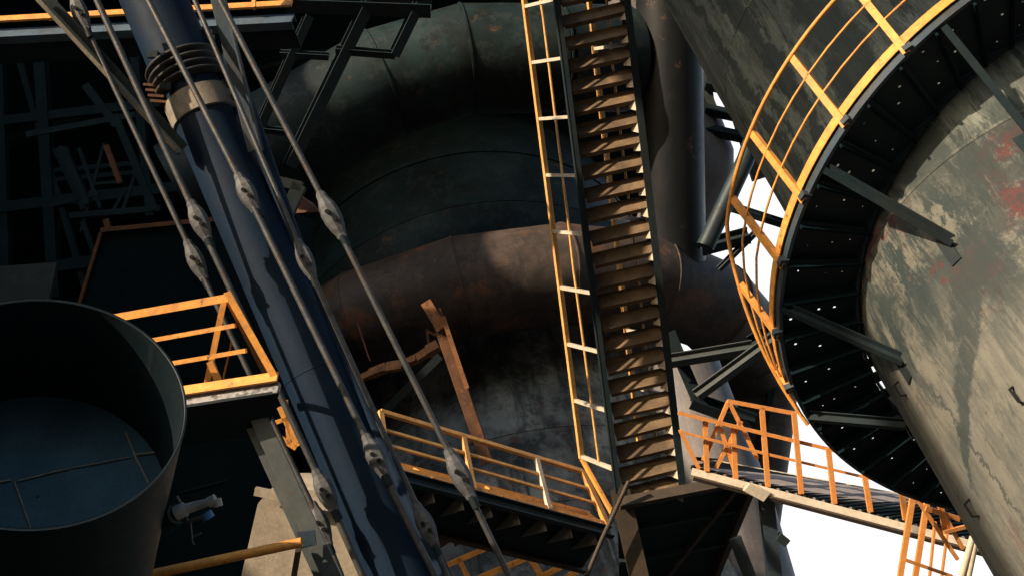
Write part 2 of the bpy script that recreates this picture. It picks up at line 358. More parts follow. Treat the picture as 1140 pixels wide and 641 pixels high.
# dark cast hall behind everything: side wall, back wall, roof deck
XW, YB, ZR = -18.0, 42.0, 34.0
XE = PY(700, 320, YB).x
hall = thing('cast_hall', 'soot black steel hall enclosing the dark left background', 'hall', (XW, YB, 0))
b = MB(); b.bar(Vector((XW, -2.2, 24)), Vector((XW, YB + .4, 24)), .4, 48, UP); b.build('side_wall', M['wall'], hall)  # wall extended forward and upward, out of view, to shade the furnace
b = MB(); b.bar(Vector((XW, YB, ZR / 2)), Vector((XE, YB, ZR / 2)), .4, ZR - .1, UP); b.build('back_wall', M['wall'], hall)
b = MB(); b.bar(Vector(((XW + XE) / 2, 9, ZR + .25)), Vector(((XW + XE) / 2, YB + .3, ZR + .25)), XE - XW + .5, .4, UP); b.build('roof', M['wall'], hall)
b = MB()
for z in (8, 14, 20, 26, 31):
    b.bar(Vector((XW + .3, YB - .35, z)), Vector((XE, YB - .35, z)), .25, .3, UP)
    b.bar(Vector((XW + .35, 0, z)), Vector((XW + .35, YB - .5, z)), .25, .3, UP)
b.build('wall_girts', M['teal'], hall)
b = MB()
for x in range(-16, int(XE), 5):
    b.ibeam(Vector((x, YB - .7, 0)), Vector((x, YB - .7, ZR - .1)), .4, .4, .03, Vector((0, 1, 0)))
b.build('wall_columns', M['teal'], hall)
b = MB()
for y in range(19, 42, 4):
    b.ibeam(Vector((XW + .3, y, ZR - .3)), Vector((XE, y, ZR - .3)), .35, .55, .03, UP)
b.build('roof_beams', M['teal'], hall)

# ------------------------------------------------------------------ furnace, ring main, ducts
RC = Vector((-1.896, 28.847, 23.89)); RR = 8.775; RT = 1.367
RN = Vector((-.003, -.156, 1)).normalized()                          # the ring main sags a little towards the front
RE1 = Vector((0, 1, 0)).cross(RN).normalized(); RE2 = RN.cross(RE1)
FX, FY, ZRG = RC.x + .3, RC.y, RC.z
fur = thing('furnace_shell', 'tall grey furnace shell ringed by the fat rusty pipe', 'furnace', (FX, FY, 0))
b = MB(); b.lathe(Vector((FX, FY, 0)), UP, [(7.6, 0), (7.4, 10), (7.0, 14), (6.6, 19), (6.5, ZRG)], 96); b.build('lower_shell', M['shell'], fur)
b = MB(); b.lathe(Vector((FX, FY, ZRG)), UP, [(6.5, 0), (6.5, 2), (6.9, 4), (6.3, 33.9 - ZRG)], 96); b.build('upper_shell', M['duct'], fur)  # dark duct tone here paints in the shade under the roof
for z, r in ((13.9, 7.02), (16.6, 6.82), (19.0, 6.62), (ZRG + 4, 6.92), (ZRG + 7, 6.65)):
    b = MB(); b.lathe(Vector((FX, FY, z)), UP, [(r - .1, 0), (r, 0), (r, .14), (r - .1, .14)], 96); b.build('shell_band', M['shell'] if z < ZRG else M['duct'], fur)
for k in range(28):
    a = 2 * PI * k / 28 + .1
    if math.sin(a) > .3: continue
    d = Vector((math.cos(a), math.sin(a), 0))
    b = MB(); b.bar(Vector((FX, FY, 14.1)) + d * 6.99, Vector((FX, FY, 18.9)) + d * 6.61, .05, .1, d); b.build('shell_rib', M['shell'], fur)

ring = thing('ring_main_pipe', 'fat rust brown ring pipe in welded segments around the furnace', 'pipe', (FX, FY, ZRG))
NS = 20
def ring_pt(a): return RC + (RE1 * math.cos(a) + RE2 * math.sin(a)) * RR
A0 = -PI / 2 + .07
for k in range(NS):
    a, c = A0 + 2 * PI * k / NS, A0 + 2 * PI * (k + 1) / NS
    n = 40; vs = []; uv = []; fs = []
    for q in (a, c):
        ct = ring_pt(q); rd = RE1 * math.cos(q) + RE2 * math.sin(q)
        kk = 1.0
        for j in range(n):
            t = 2 * PI * j / n
            vs.append(ct + (rd * math.cos(t) + RN * math.sin(t)) * RT)
    for j in range(n):
        j2 = (j + 1) % n
        fs.append((j, j2, n + j2, n + j))
        L_ = RR * (c - a)
        uv.append([(2 * PI * j / n * RT, k * L_), (2 * PI * (j + 1) / n * RT, k * L_), (2 * PI * (j + 1) / n * RT, (k + 1) * L_), (2 * PI * j / n * RT, (k + 1) * L_)])
    mb = MB(); mb.add(vs, fs, True, uv); mb.build('pipe_segment', M['rustpipe'], ring)
for k in range(NS):
    q = A0 + 2 * PI * k / NS; ct = ring_pt(q); tg = RE2 * math.cos(q) - RE1 * math.sin(q)
    b = MB(); b.lathe(ct - tg * .03, tg, [(RT - .02, 0), (RT + .025, .01), (RT + .025, .05), (RT - .02, .06)], 48); b.build('weld_seam', M['rustpipe'], ring)

dct = thing('overhead_duct', 'huge soot black bent duct crossing the dark top', 'duct', P(520, 65, 30))
pts = [P(210, 215, 28.5), P(345, 140, 29), P(430, 92, 29.3), P(520, 66, 29.5), P(620, 65, 29.8), P(690, 66, 30.6)]
for i in range(len(pts) - 1):
    d = (pts[i + 1] - pts[i]).normalized()
    b = MB(); b.tube([pts[i] - d * .12, pts[i + 1] + d * .12], 1.46, 48); b.build('duct_segment', M['duct'], dct)
for i in (2, 3, 4):
    d = (pts[i + 1] - pts[i - 1]).normalized()
    b = MB(); b.lathe(pts[i] - d * .04, d, [(1.4, 0), (1.5, .01), (1.5, .07), (1.4, .08)], 48); b.build('duct_flange', M['duct'], dct)

o = MB(); o.tube([P(742, -150, 29.5), P(750, 290, 30.9)], .9, 48)
dn = thing('upright_pipe', 'thick dark upright pipe right of the stairs with pale right edge', 'pipe', P(750, 285, 31.2))
o.build('pipe_body', M['upright'], dn)
b = MB(); ax = (P(742, -150, 31) - P(750, 285, 31.2)).normalized(); b.lathe(lerp(P(742, -150, 31), P(750, 285, 31.2), .62), ax, [(.9, 0), (.945, .01), (.945, .07), (.9, .08)], 48); b.build('weld_seam', M['duct'], dn)

el = thing('pale_elbow_duct', 'pale grey conical duct peeking out right of the upright pipe', 'duct', P(780, 190, 31))
b = MB(); b.tube([P(700, 0, 34), P(743, 100, 34), P(772, 180, 34), P(772, 200, 34), P(752, 250, 34), P(730, 310, 34)], [1.15, 1.22, 1.28, 1.28, 1.22, 1.1], 40); b.build('duct_body', M['palepipe'], el)
b = MB(); b.tube([P(850, 120, 29.5), P(830, 178, 29.3), P(785, 275, 29)], .24, 20)
tag(b.build('slanted_pipe', M['teal']), 'thin dark slanted pipe beside the pale conical duct', 'pipe')

fr = thing('far_support_frame', 'small dark steel frame in the gap above the pale duct', 'frame', P(815, 110, 33))
b = MB()
for y in (100, 128, 150): b.bar(P(785, y - 6, 33), P(850, y + 8, 33), .25, .3)
b.build('cross_beam', M['dark'], fr)
b = MB(); b.bar(P(783, 70, 33.2), P(800, 215, 33.2), .3, .3); b.bar(P(800, 60, 33.2), P(845, 200, 33.2), .4, .3); b.build('post', M['grey'], fr)

# steel bracing in the right hand gap
br = thing('gap_bracing', 'dark steel bracing crossing the white sky beside the orange rail', 'bracing', P(830, 260, 30))
for (a, c, w) in (((780, 276), (834, 262), .34), ((815, 231), (900, 258), .2), ((800, 300), (842, 258), .14)):
    b = MB(); b.ibeam(P(*a, 30), P(*c, 30), w, w, .03); b.build('brace', M['teal'], br)

sup = thing('ring_support_frame', 'grey green beams bracing the underside of the ring pipe', 'frame', P(790, 400, 26))
for (a, c, w, dd) in (((742, 402), (838, 386), .24, 26), ((775, 440), (868, 372), .22, 25.6), ((775, 440), (745, 370), .3, 26.4), ((838, 386), (880, 360), .4, 26.4), ((770, 445), (840, 470), .3, 26.5)):
    b = MB(); b.ibeam(P(*a, dd), P(*c, dd), w, w * 1.1, .025); b.build('beam', M['grey'] if dd < 26.3 else M['dark'], sup)

# brown hopper wall below the ring on the right
hp = thing('rusty_hopper', 'rust brown tapering hopper hanging behind the corrugated walkway', 'hopper', P(830, 480, 28))
b = MB(); b.tube([P(850, 400, 36), P(836, 450, 36), P(806, 590, 36)], [1.2, 1.45, 1.75], 40); b.build('hopper_shell', M['rustpipe'], hp)
b = MB(); b.bar(P(862, 420, 34.6), P(838, 530, 34.2), .2, .12, FWD); b.build('rib', M['dark'], hp)
lw = thing('grey_lower_cone', 'grey sloping cone low behind the corrugated walkway', 'cone', P(830, 620, 27))
b = MB(); b.tube([P(760, 400, 29), P(800, 560, 28), P(835, 760, 27)], [.9, 1.35, 1.8], 40); b.build('cone_shell', M['palepipe'], lw)

# ------------------------------------------------------------------ overhead frame at top
ofr = thing('overhead_gantry', 'black open steel frame hanging under the top edge', 'frame', P(390, 40, 25))
for (a, c, w) in (((318, 3), (480, 9), .34), ((412, 0), (322, 185), .26), ((344, 18), (285, 150), .2), ((312, 60), (366, 63), .14), ((374, 56), (440, 61), .16), ((438, 62), (466, 5), .22), ((284, 143), (318, 147), .14)):
    b = MB(); b.ibeam(P(*a, 25), P(*c, 25), w, w, .025); b.build('frame_beam', M['teal'], ofr)

# ------------------------------------------------------------------ dust catcher vessel with spiral stair (right)
VC = Vector((5.889, 9.537, 0)); VR = 2.245; SW = 0.922; Z0 = 7.609 + 1.7; KS = 0.803; WR = 0.186
ves = thing('round_vessel', 'huge round beige vessel with peeling paint and dark stains', 'vessel', VC)
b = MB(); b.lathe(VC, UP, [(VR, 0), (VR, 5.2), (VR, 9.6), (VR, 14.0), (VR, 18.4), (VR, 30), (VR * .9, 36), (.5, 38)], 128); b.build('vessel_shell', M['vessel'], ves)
for z in (5.2, 9.6, 14.0, 18.4):
    b = MB(); b.lathe(VC + UP * (z - .03), UP, [(VR - .01, 0), (VR + .008, .012), (VR + .008, .048), (VR - .01, .06)], 128); b.build('weld_seam', M['vessel'], ves)
def on_vessel(x, y):
    r = ray(x, y); ox, oy = EYE.x - VC.x, EYE.y - VC.y
    A = r.x ** 2 + r.y ** 2; B = 2 * (ox * r.x + oy * r.y); C = ox * ox + oy * oy - VR * VR
    D = B * B - 4 * A * C
    t = (-B - math.sqrt(max(D, 0))) / (2 * A)
    return EYE + r * t
for (x, y) in ((1005, 432), (1085, 565), (1134, 440)):
    p = on_vessel(x, y); n = Vector((p.x - VC.x, p.y - VC.y, 0)).normalized()
    b = MB(); b.tube([p - UP * .09, p + n * .06 - UP * .08, p + n * .07 + UP * .06, p + UP * .1], .012, 8); b.build('lifting_lug', M['black'], ves)

def sp(th, r, dz=0.0):
    return Vector((VC.x + r * math.cos(th), VC.y + r * math.sin(th), Z0 + KS * (th - PI) + dz))
TH0, TH1 = 2.02, 5.6
RO = VR + SW
spi = thing('spiral_stair', 'dark spiral stair with orange railing wrapped around the beige vessel', 'staircase', sp(3.1, VR + .4))
def ribbon(r, h, t, th0, th1, n=80, dz=0.0, name='stringer', m=None, par=None, step=None):
    vs = []; fs = []
    for i in range(n + 1):
        th = th0 + (th1 - th0) * i / n
        for (rr, z) in ((r - t / 2, dz), (r + t / 2, dz), (r + t / 2, dz + h), (r - t / 2, dz + h)):
            vs.append(sp(th, rr, z))
    for i in range(n):
        for k in range(4):
            fs.append((4 * i + k, 4 * i + (k + 1) % 4, 4 * i + 4 + (k + 1) % 4, 4 * i + 4 + k))
    fs += [(0, 1, 2, 3), (4 * n, 4 * n + 1, 4 * n + 2, 4 * n + 3)]
    mb = MB(); mb.add(vs, fs); return mb.build(name, m, par)
ribbon(RO, .22, .04, TH0, TH1, 80, 0, 'outer_stringer', M['blue2'], spi)
ribbon(VR + .05, .2, .03, TH0, TH1, 80, 0, 'inner_stringer', M['teal'], spi)
# treads: thin plates with drain holes, each a step up, riser flange under its edge
NT = 25; dth = (TH1 - TH0) / NT
for k in range(NT):
    a0, a1 = TH0 + dth * k, TH0 + dth * (k + 1) + .02
    z = KS * (a0 + dth / 2 - PI)
    ra, rb = VR + .07, RO - .02
    holes = [(random.uniform(.12, .3), random.uniform(.3, .7)), (random.uniform(.42, .6), random.uniform(.25, .7)), (random.uniform(.72, .9), random.uniform(.3, .7))][random.choice((0, 0, 1)):]
    hr = ht = random.uniform(.008, .016)
    rs = sorted({ra, rb} | {ra + (rb - ra) * h[0] + s * hr for h in holes for s in (-1, 1)})
    ts = {a0, a1}
    for h in holes:
        c = a0 + (a1 - a0) * h[1]
        ts |= {c - ht / 2.7, c + ht / 2.7}
    ts = sorted(ts)
    def pos(r, th, zz): return Vector((VC.x + r * math.cos(th), VC.y + r * math.sin(th), Z0 + z + zz))
    mb = MB(); vs = []; fs = []
    for zz in (.05, .058):
        for r in rs:
            for t in ts: vs.append(pos(r, t, zz))
    nr, nth = len(rs), len(ts)
    for i in range(nr - 1):
        for j in range(nth - 1):
            rc, tcn = (rs[i] + rs[i + 1]) / 2, (ts[j] + ts[j + 1]) / 2
            if any(abs(rc - (ra + (rb - ra) * h[0])) < hr and abs(tcn - (a0 + (a1 - a0) * h[1])) < ht / 2.7 for h in holes): continue
            for q in (0, nr * nth):
                fs.append((q + i * nth + j, q + i * nth + j + 1, q + (i + 1) * nth + j + 1, q + (i + 1) * nth + j))
    mb.add(vs, fs)
    mb.build('tread', M['dark'], spi)
    p, q = pos(ra, a0, -.03), pos(rb, a0, -.03)
    mb = MB(); mb.bar(p, q, .03, .17, UP); mb.build('tread_bearer', M['pitch'], spi)
for k in range(14):                                                  # packing plates close most of the slit along the vessel
    a = 2.1 + k * .1 + random.uniform(-.02, .02)
    w_ = random.uniform(.03, .06)
    vs = [Vector((VC.x + r * math.cos(t), VC.y + r * math.sin(t), Z0 + KS * (a - PI) + z)) for z in (.03, .05) for r, t in ((VR - .01, a - w_), (VR + .08, a - w_), (VR + .08, a + w_), (VR - .01, a + w_))]
    mb = MB(); mb.add(vs, [(0, 1, 2, 3), (4, 5, 6, 7), (0, 1, 5, 4), (1, 2, 6, 5), (2, 3, 7, 6), (3, 0, 4, 7)]); mb.build('packing_plate', M['dark'], spi)
# bracing struts from the vessel to the outer stringer
for (th, x, y) in ((4.33, 1150, 160), (3.79, 1060, 272), (3.29, 1006, 403), (2.80, 990, 500)):
    p = sp(th, RO - .02, -.02)
    if x < 1000: q = sp(th - .05, VR + .02, -.55)
    else: q = on_vessel(x, y)
    b = MB(); b.channel(p, q, .07, .12, .012, UP); b.build('strut', M['dark'], spi)
    n = Vector((q.x - VC.x, q.y - VC.y, 0)).normalized()
    b = MB(); b.slab([q + UP * .16 + n * .004, q - UP * .2 + n * .004, q - UP * .2 + n * .016, q + UP * .16 + n * .016], .12, n.cross(UP)); b.build('wall_plate', M['dark'], spi)
# railing
def rail_h(th):
    return 1.1 * min(1.0, max(0.0, (th - 2.72) / .62)) if th < 3.34 else 1.1
rl = MB()
ths = [2.74 + (TH1 - 2.74) * i / 60 for i in range(61)]
rl.tube([sp(t, RO + .05 + WR * rail_h(t) / 1.1, rail_h(t) + .05) for t in ths], .024, 10); rl.build('handrail', M['orange'], spi)
for fr_ in (.4, .68):
    rl = MB(); seg = [2.9, 3.19, 3.46, 3.69, 3.95, 4.22, 4.5, 4.78, 5.06, 5.34, 5.6]
    fine = []
    for i in range(len(seg) - 1):
        for j in range(3):
            fine.append(seg[i] + (seg[i + 1] - seg[i]) * j / 3)
    rl.tube([sp(t, RO + .05 + WR * rail_h(t) / 1.1 * fr_, rail_h(t) * fr_ + .05) for t in fine], .014, 8); rl.build('mid_rail', M['orange'], spi)
ribbon(RO + .05, .12, .012, 2.78, TH1, 80, .1, 'toe_board', M['orange'], spi)
for th in (2.95, 3.19, 3.46, 3.69, 3.95, 4.22, 4.5, 4.78, 5.06, 5.34):
    p = sp(th, RO + .06, -.02); q = sp(th, RO + .05 + WR * rail_h(th) / 1.1, rail_h(th) + .05)
    rad = Vector((math.cos(th), math.sin(th), 0))
    b = MB(); b.angle(p, q, .075, .06, .01, rad, -1, -1); b.build('rail_post', M['orange'], spi)
    b = MB(); b.bar(sp(th, RO - .01, .02), sp(th, RO + .09, .02), .09, .07, UP); b.build('post_bracket', M['blue2'], spi)

# ------------------------------------------------------------------ central stair
SD = 20.0
sa0, sa1 = P(690, 562, SD), P(612, -60, SD)
sb0, sb1 = P(757, 546, SD), P(686, -76, SD)
st = thing('steel_stair', 'long straight steel stair seen from below with orange handrail', 'staircase', lerp(sa0, sb0, .5))
across = (sb0 - sa0).normalized()
sdir = (sa1 - sa0).normalized()
for p, q, fx in ((sa0, sa1, 1), (sb0, sb1, -1)):
    b = MB(); d, sd, u = frame_of(q - p, -FWD)
    b.bar(p, q, .05, .42, -FWD, .06)
    b.bar(p, q, .13, .015, -FWD, .275, -.02 * fx)
    b.bar(p, q, .11, .015, -FWD, -.165)
    b.build('stringer', M['dark'], st)
fh = Vector((FWD.x, FWD.y, 0)).normalized()
NTR = 26
for i in range(NTR):
    t = (i + .4 + random.uniform(-.05, .05)) / NTR
    L_ = lerp(sa0, sa1, t) + across * .03 + UPC * random.uniform(-.012, .012) + FWD * random.uniform(-.02, .02); R_ = lerp(sb0, sb1, t) - across * .03 + UPC * random.uniform(-.012, .012)
    hv = fh
    c0 = UPC * .13 + FWD * .05
    c1 = c0 - UP * .335
    c2 = c1 + hv * .09
    pr = [c0, c1, c2, c2 + UP * .012, c1 + hv * .012 + UP * .012, c0 + hv * .012 - UP * .012, c0 + hv * .24 - UP * .012, c0 + hv * .24]
    n = len(pr)
    vs = [L_ + v for v in pr] + [R_ + v for v in pr]
    mb = MB(); mb.add(vs, [(k, (k + 1) % n, n + (k + 1) % n, n + k) for k in range(n)] + [tuple(range(n)), tuple(range(n, 2 * n))])
    mb.build('tread', M['tread'], st)
    e = R_ + c1 - UPC * .02
    mb = MB(); f0, f1 = e - FWD * .04, e - across * .16 + FWD * .1
    mb.slab([f0 + UPC * .05, f1 - UPC * .05, f1 - UPC * .1, f0 - UPC * (.13 + .07 * random.random())], .012, (f1 - f0).cross(UPC).normalized()); mb.build('sunlit_end_plate', M['cream'], st)  # cream plates paint the stringer's sunlit inner face between the treads
b = MB(); b.tube([lerp(sa0, sa1, t) - FWD * .42 - across * .07 for t in (.03, .3, .6, 1.0)], .028, 10); b.build('shadow_conduit', M['dark'], st)  # pipe added so that its shadow stripes the treads
off = RIGHT * -.55 + FWD * .9
for (p, q, nm) in ((sa0, sa1, 'left'), (sb0, sb1, 'right')):
    p2 = lerp(p, q, .07)
    b = MB(); b.bar(p2 + off, q + off, .1, .07, off); b.build('handrail', M['paleorange'], st, .01)
    b = MB(); b.tube([lerp(p2, q, k / 8) + off * (.5 + random.uniform(-.03, .03)) for k in range(9)], .024, 8); b.build('mid_rail', M['paleorange'], st)
    for i in range(10):
        t = .07 + i * .105
        if t > 1: break
        b = MB(); b.bar(lerp(p, q, t) - UPC * .06, lerp(p, q, t) + off + UPC * .04, .075, .06, sdir); b.build('rail_post', M['cream'], st)  # cream colour stands in for sun on the posts
b = MB(); b.bar(lerp(sa0, sa1, .07) + off, sa0 + off * .3 - UP * .3, .08, .06); b.build('rail_end', M['orange'], st)

# landing below the stair
ZL = (sa0.z + sb0.z) / 2 - .12
la = PZ(688, 556, ZL); lb = PZ(838, 527, ZL); lc = PZ(772, 690, ZL); ld = PZ(690, 700, ZL)
lnd = thing('stair_landing', 'dark ribbed landing plate below the foot of the stair', 'landing', la)
b = MB(); b.slab([la, lb, lc, ld], .04, UP); b.build('deck_plate', M['dark'], lnd)
b = MB(); b.bar(la - UP * .08, lb - UP * .08, .12, .2, UP); b.bar(lb - UP * .08, lc - UP * .08, .12, .22, UP); b.build('edge_beam', M['stair'], lnd)
for t in (.2, .42, .64, .86):
    b = MB(); b.bar(lerp(la, ld, t) - UP * .05, lerp(lb, lc, t) - UP * .05, .06, .1, UP); b.build('rib', M['teal'], lnd)
b = MB(); b.bar(lerp(la, lb, .9) - UP * .13, ld - UP * .13, .08, .08, UP); b.build('diagonal_brace', M['stair'], lnd)
cl = thing('landing_column', 'brown channel column at the left corner of the landing', 'column', P(716, 660, 19.8))
b = MB(); b.ibeam(P(690, 545, 19.8), P(722, 690, 19.8), .34, .3, .04, FWD); b.build('column_shaft', M['stair'], cl)
b = MB(); b.slab([P(678, 575, 19.7), P(692, 538, 19.7), P(704, 545, 19.7), P(698, 580, 19.7)], .03, FWD); b.build('gusset', M['stair'], cl)
b = MB(); b.tube([P(700, 535, 19.4), P(670, 600, 19.4), P(645, 660, 19.4)], .04, 10)
tag(b.build('drain_pipe', M['stair']), 'thin brown pipe running down left of the landing column', 'pipe')

# ------------------------------------------------------------------ centre platform
ZP = P(675, 588, 20.3).z
pa, pb = PZ(380, 510, ZP), PZ(678, 589, ZP)
pc, pd = PZ(648, 632, ZP), PZ(400, 572, ZP)
edge = (pb - pa).normalized()
plat = thing('central_platform', 'platform with orange railing and triangular brackets left of the stair', 'platform', pa)
b = MB(); b.slab([pa, pb, pc, pd], .03, UP); b.build('deck_plate', M['dark'], plat)
b = MB(); b.channel(pa - UP * .1, pb - UP * .1, .1, .22, .02, UP); b.build('edge_beam', M['teal'], plat)
b = MB(); b.channel(pd - UP * .05, pc - UP * .05, .1, .16, .02, UP); b.build('far_edge_beam', M['stair'], plat)
inn = (pd - pa); inn = (inn - edge * inn.dot(edge)); inn.z = 0; inn.normalize()
if inn.y < 0: inn = -inn
for i in range(9):
    p = lerp(pa, pb, .1 + i * .105)
    b = MB(); b.slab([p - UP * .02 + inn * .08, p - UP * .02 + inn * .75, p - UP * .34 + inn * .08], .03, edge); b.build('bracket', M['collar'], plat)  # pale brackets: the light catching them is put into the colour
b = MB(); b.bar(pa + UP * .09, pb + UP * .09, .05, .15, UP); b.build('toe_board', M['orange'], plat)
def dep(p): return (p - EYE).dot(FWD)
fa_, fb_ = P(425, 514, dep(lerp(pa, pb, .2)) + .45), P(657, 573, dep(pb) + .45)
b = MB(); b.bar(fa_, fb_, .05, .15, UP); b.build('far_toe_board', M['orange'], plat)
RH = 1.28
post_t = [.155, .46, .755, .995]
p0, p1 = lerp(pa, pb, .155) + UP * RH, lerp(pa, pb, .955) + UP * RH
b = MB(); b.bar(p0, p1, .07, .09, UP); b.build('handrail', M['paleorange'], plat, .01)
for h in (.88, .56):
    b = MB(); b.bar(lerp(pa, pb, .155) + UP * h, lerp(pa, pb, .965 + .02 * (1 - h)) + UP * h, .04, .055, UP); b.build('mid_rail', M['paleorange'], plat)
for t in post_t[:-1]:
    b = MB(); b.bar(lerp(pa, pb, t) + UP * .1, lerp(pa, pb, t) + UP * RH, .07, .09, edge); b.build('rail_post', M['paleorange'] if t < .7 else M['cream'], plat)  # cream post painted as if sunlit
b = MB(); b.bar(pb + UP * .08, p1, .08, .12, edge); b.build('rail_post', M['orange'], plat)
for t in (.14, .47, .78, .985):
    q = lerp(fa_, fb_, t); r_ = lerp(pa, pb, .2 + .78 * t) + UP * .05
    b = MB(); b.bar(r_, q, .1, .06, edge); b.build('toe_bracket', M['orange'], plat)

rw = thing('red_brown_wall', 'red brown rusted wall panel below the central platform', 'wall', P(560, 700, 26))
b = MB(); b.slab([P(440, 585, 26), P(660, 610, 26), P(720, 800, 26), P(440, 800, 26)], .3, FWD); b.build('wall_panel', M['redwall'], rw)
b = MB(); b.bar(P(500, 580, 25.9), P(545, 720, 25.9), .1, .1, FWD); b.bar(P(600, 600, 25.9), P(640, 720, 25.9), .1, .1, FWD); b.build('wall_rib', M['redwall'], rw)
lr = thing('lower_stair_railing', 'orange crossed stair railing low beneath the central platform', 'railing', P(560, 650, 22))
for (a, c, w) in (((485, 634), (540, 610), .1), ((525, 646), (586, 621), .1), ((510, 620), (530, 660), .09), ((590, 620), (618, 665), .12), ((575, 655), (625, 630), .1), ((600, 660), (648, 632), .1)):
    b = MB(); b.bar(P(*a, 22), P(*c, 22), w, .08, FWD); b.build('rail_bar', M['orange'], lr)

# rusty column with brace in the middle
rc = thing('rusty_column', 'corroded rust orange column with a ragged head under the ring pipe', 'column', P(545, 520, 22.70))
b = MB(); b.ibeam(P(484, 345, 22.60), P(543, 516, 22.30), .25, .24, .04, FWD); b.build('column_shaft', M['rust'], rc, .01)
b = MB(); b.bar(P(493, 352, 22.30), P(520, 432, 22.20), .09, .05, FWD); b.bar(P(474, 336, 22.50), P(492, 366, 22.40), .22, .1, FWD); b.build('splice_plate', M['litrust'], rc)  # bright plates stand in for a sunlit sliver on the shaft
b = MB()
for (a, c) in (((475, 366), (479, 396)), ((475, 368), (492, 376)), ((477, 382), (493, 388)), ((479, 396), (491, 398))):
    b.bar(P(*a, 24.6), P(*c, 24.6), .05, .05, FWD)
b.build('ladder_frame', M['rust'], rc)
b = MB(); b.bar(P(490, 396, 22.60), P(405, 480, 22.70), .16, .12, FWD); b.build('knee_brace', M['dark'], rc)
hm = thing('peeling_edge_flange', 'ragged rust orange flange under the ring pipe left of the column', 'flange', P(440, 400, 24.00))
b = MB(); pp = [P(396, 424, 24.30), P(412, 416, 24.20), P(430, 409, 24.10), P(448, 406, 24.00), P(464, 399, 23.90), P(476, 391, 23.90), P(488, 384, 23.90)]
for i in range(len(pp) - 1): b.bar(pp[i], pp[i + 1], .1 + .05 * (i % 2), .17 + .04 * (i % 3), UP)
hm2 = b.build('flange_strip', M['litrust'], hm)
b = MB(); b.bar(P(398, 360, 24.70), P(412, 402, 24.10), .03, .03, FWD); b.build('hanger_rod', M['rust'], hm)

# ------------------------------------------------------------------ corrugated walkway (right)
wk = thing('corrugated_walkway', 'cream edged walkway with dark corrugated deck and orange railing', 'walkway', P(790, 530, 17))
wa, wb = P(770, 524, 17), P(1100, 610, 16.2)
b = MB(); b.channel(wa, wb, .1, .14, .015, UP, -1); b.build('edge_beam', M['cream'], wk)
b = MB(); b.bar(wa - UP * .13 + FWD * .06, wb - UP * .13 + FWD * .06, .08, .07, UP); b.build('lower_flange', M['stair'], wk)
ua, ub = P(795, 514, 18.3), P(1085, 566, 17.6)
NC = 32
b = MB(); b.slab([wa + UP * .06 + FWD * .12, wb + UP * .06 + FWD * .12, ub + FWD * .12, ua + FWD * .12], .02, (wb - wa).cross(ua - wa).normalized()); b.build('deck_sheet', M['corr'], wk)
b = MB()
nd = (wb - wa).cross(ua - wa).normalized()
if nd.dot(FWD) > 0: nd = -nd
for i in range(-12, NC):
    t0_, t1_ = i / NC, i / NC + .30
    s0, s1 = 0.06, 1.0
    if t0_ < 0: s0 = -t0_ / .30; t0_ = 0
    if t1_ > 1: s1 = (1 - t0_) / .30 if t0_ > 0 else 1; t1_ = 1
    f = lambda t, v: lerp(lerp(wa + UP * .06, wb + UP * .06, t), lerp(ua, ub, t), v)
    if (f(t1_, s1) - f(t0_, s0)).length < .2: continue
    b.bar(f(t0_, s0) + FWD * .02, f(t1_, s1) + FWD * .02, .065, .05, nd)
b.build('corrugated_deck', M['pitch'], wk)
b = MB(); b.bar(ua, ub, .05, .06, UP); b.build('far_edge_beam', M['cream'], wk)
for (a, c, d) in (((785, 468), (787, 524), 17), ((816, 474), (819, 534), 17), ((848, 453), (855, 541), 16.9), ((884, 459), (892, 549), 16.8), ((922, 498), (929, 560), 16.7), ((961, 520), (969, 569), 16.6), ((1002, 535), (1008, 578), 16.5)):
    b = MB(); b.bar(P(*a, d), P(*c, d), .075, .06, FWD); b.build('rail_post', M['orange2'], wk)
for (pl, w, m_) in ((((755, 459), (850, 482), (925, 500), (1040, 530)), .055, 'orange2'), (((757, 480), (850, 504), (1040, 549)), .04, 'orange2'), (((810, 446), (886, 460)), .06, 'orange2')):
    b = MB()
    for i in range(len(pl) - 1): b.bar(P(*pl[i], 16.9), P(*pl[i + 1], 16.9), w, w, FWD)
    b.build('handrail', M[m_], wk)
for (a, c) in (((811, 446), (783, 512)), ((811, 446), (843, 510)), ((797, 520), (825, 468)), ((757, 478), (778, 521)), ((800, 470), (818, 524))):
    b = MB(); b.bar(P(*a, 17.05), P(*c, 17.05), .06, .05, FWD); b.build('diagonal_rail', M['orange2'], wk)
b = MB(); b.slab([P(835, 538, 16.7), P(858, 548, 16.7), P(850, 558, 16.7), P(828, 546, 16.7)], .1, FWD); b.build('joint_plate', M['cream'], wk)

wp = thing('walkway_post', 'dark blue post with a small box under the corrugated walkway', 'post', P(862, 660, 17.6))
b = MB(); b.ibeam(P(852, 548, 17.6), P(866, 680, 17.6), .22, .2, .03, FWD); b.build('post_shaft', M['blue2'], wp)
b = MB(); b.bar(P(866, 596, 17.5), P(876, 604, 17.5), .14, .14, FWD); b.build('junction_box', M['teal'], wp)
b = MB(); b.bar(P(818, 598, 17.8), P(842, 660, 17.8), .2, .1, FWD); b.build('knee_brace', M['teal'], wp)

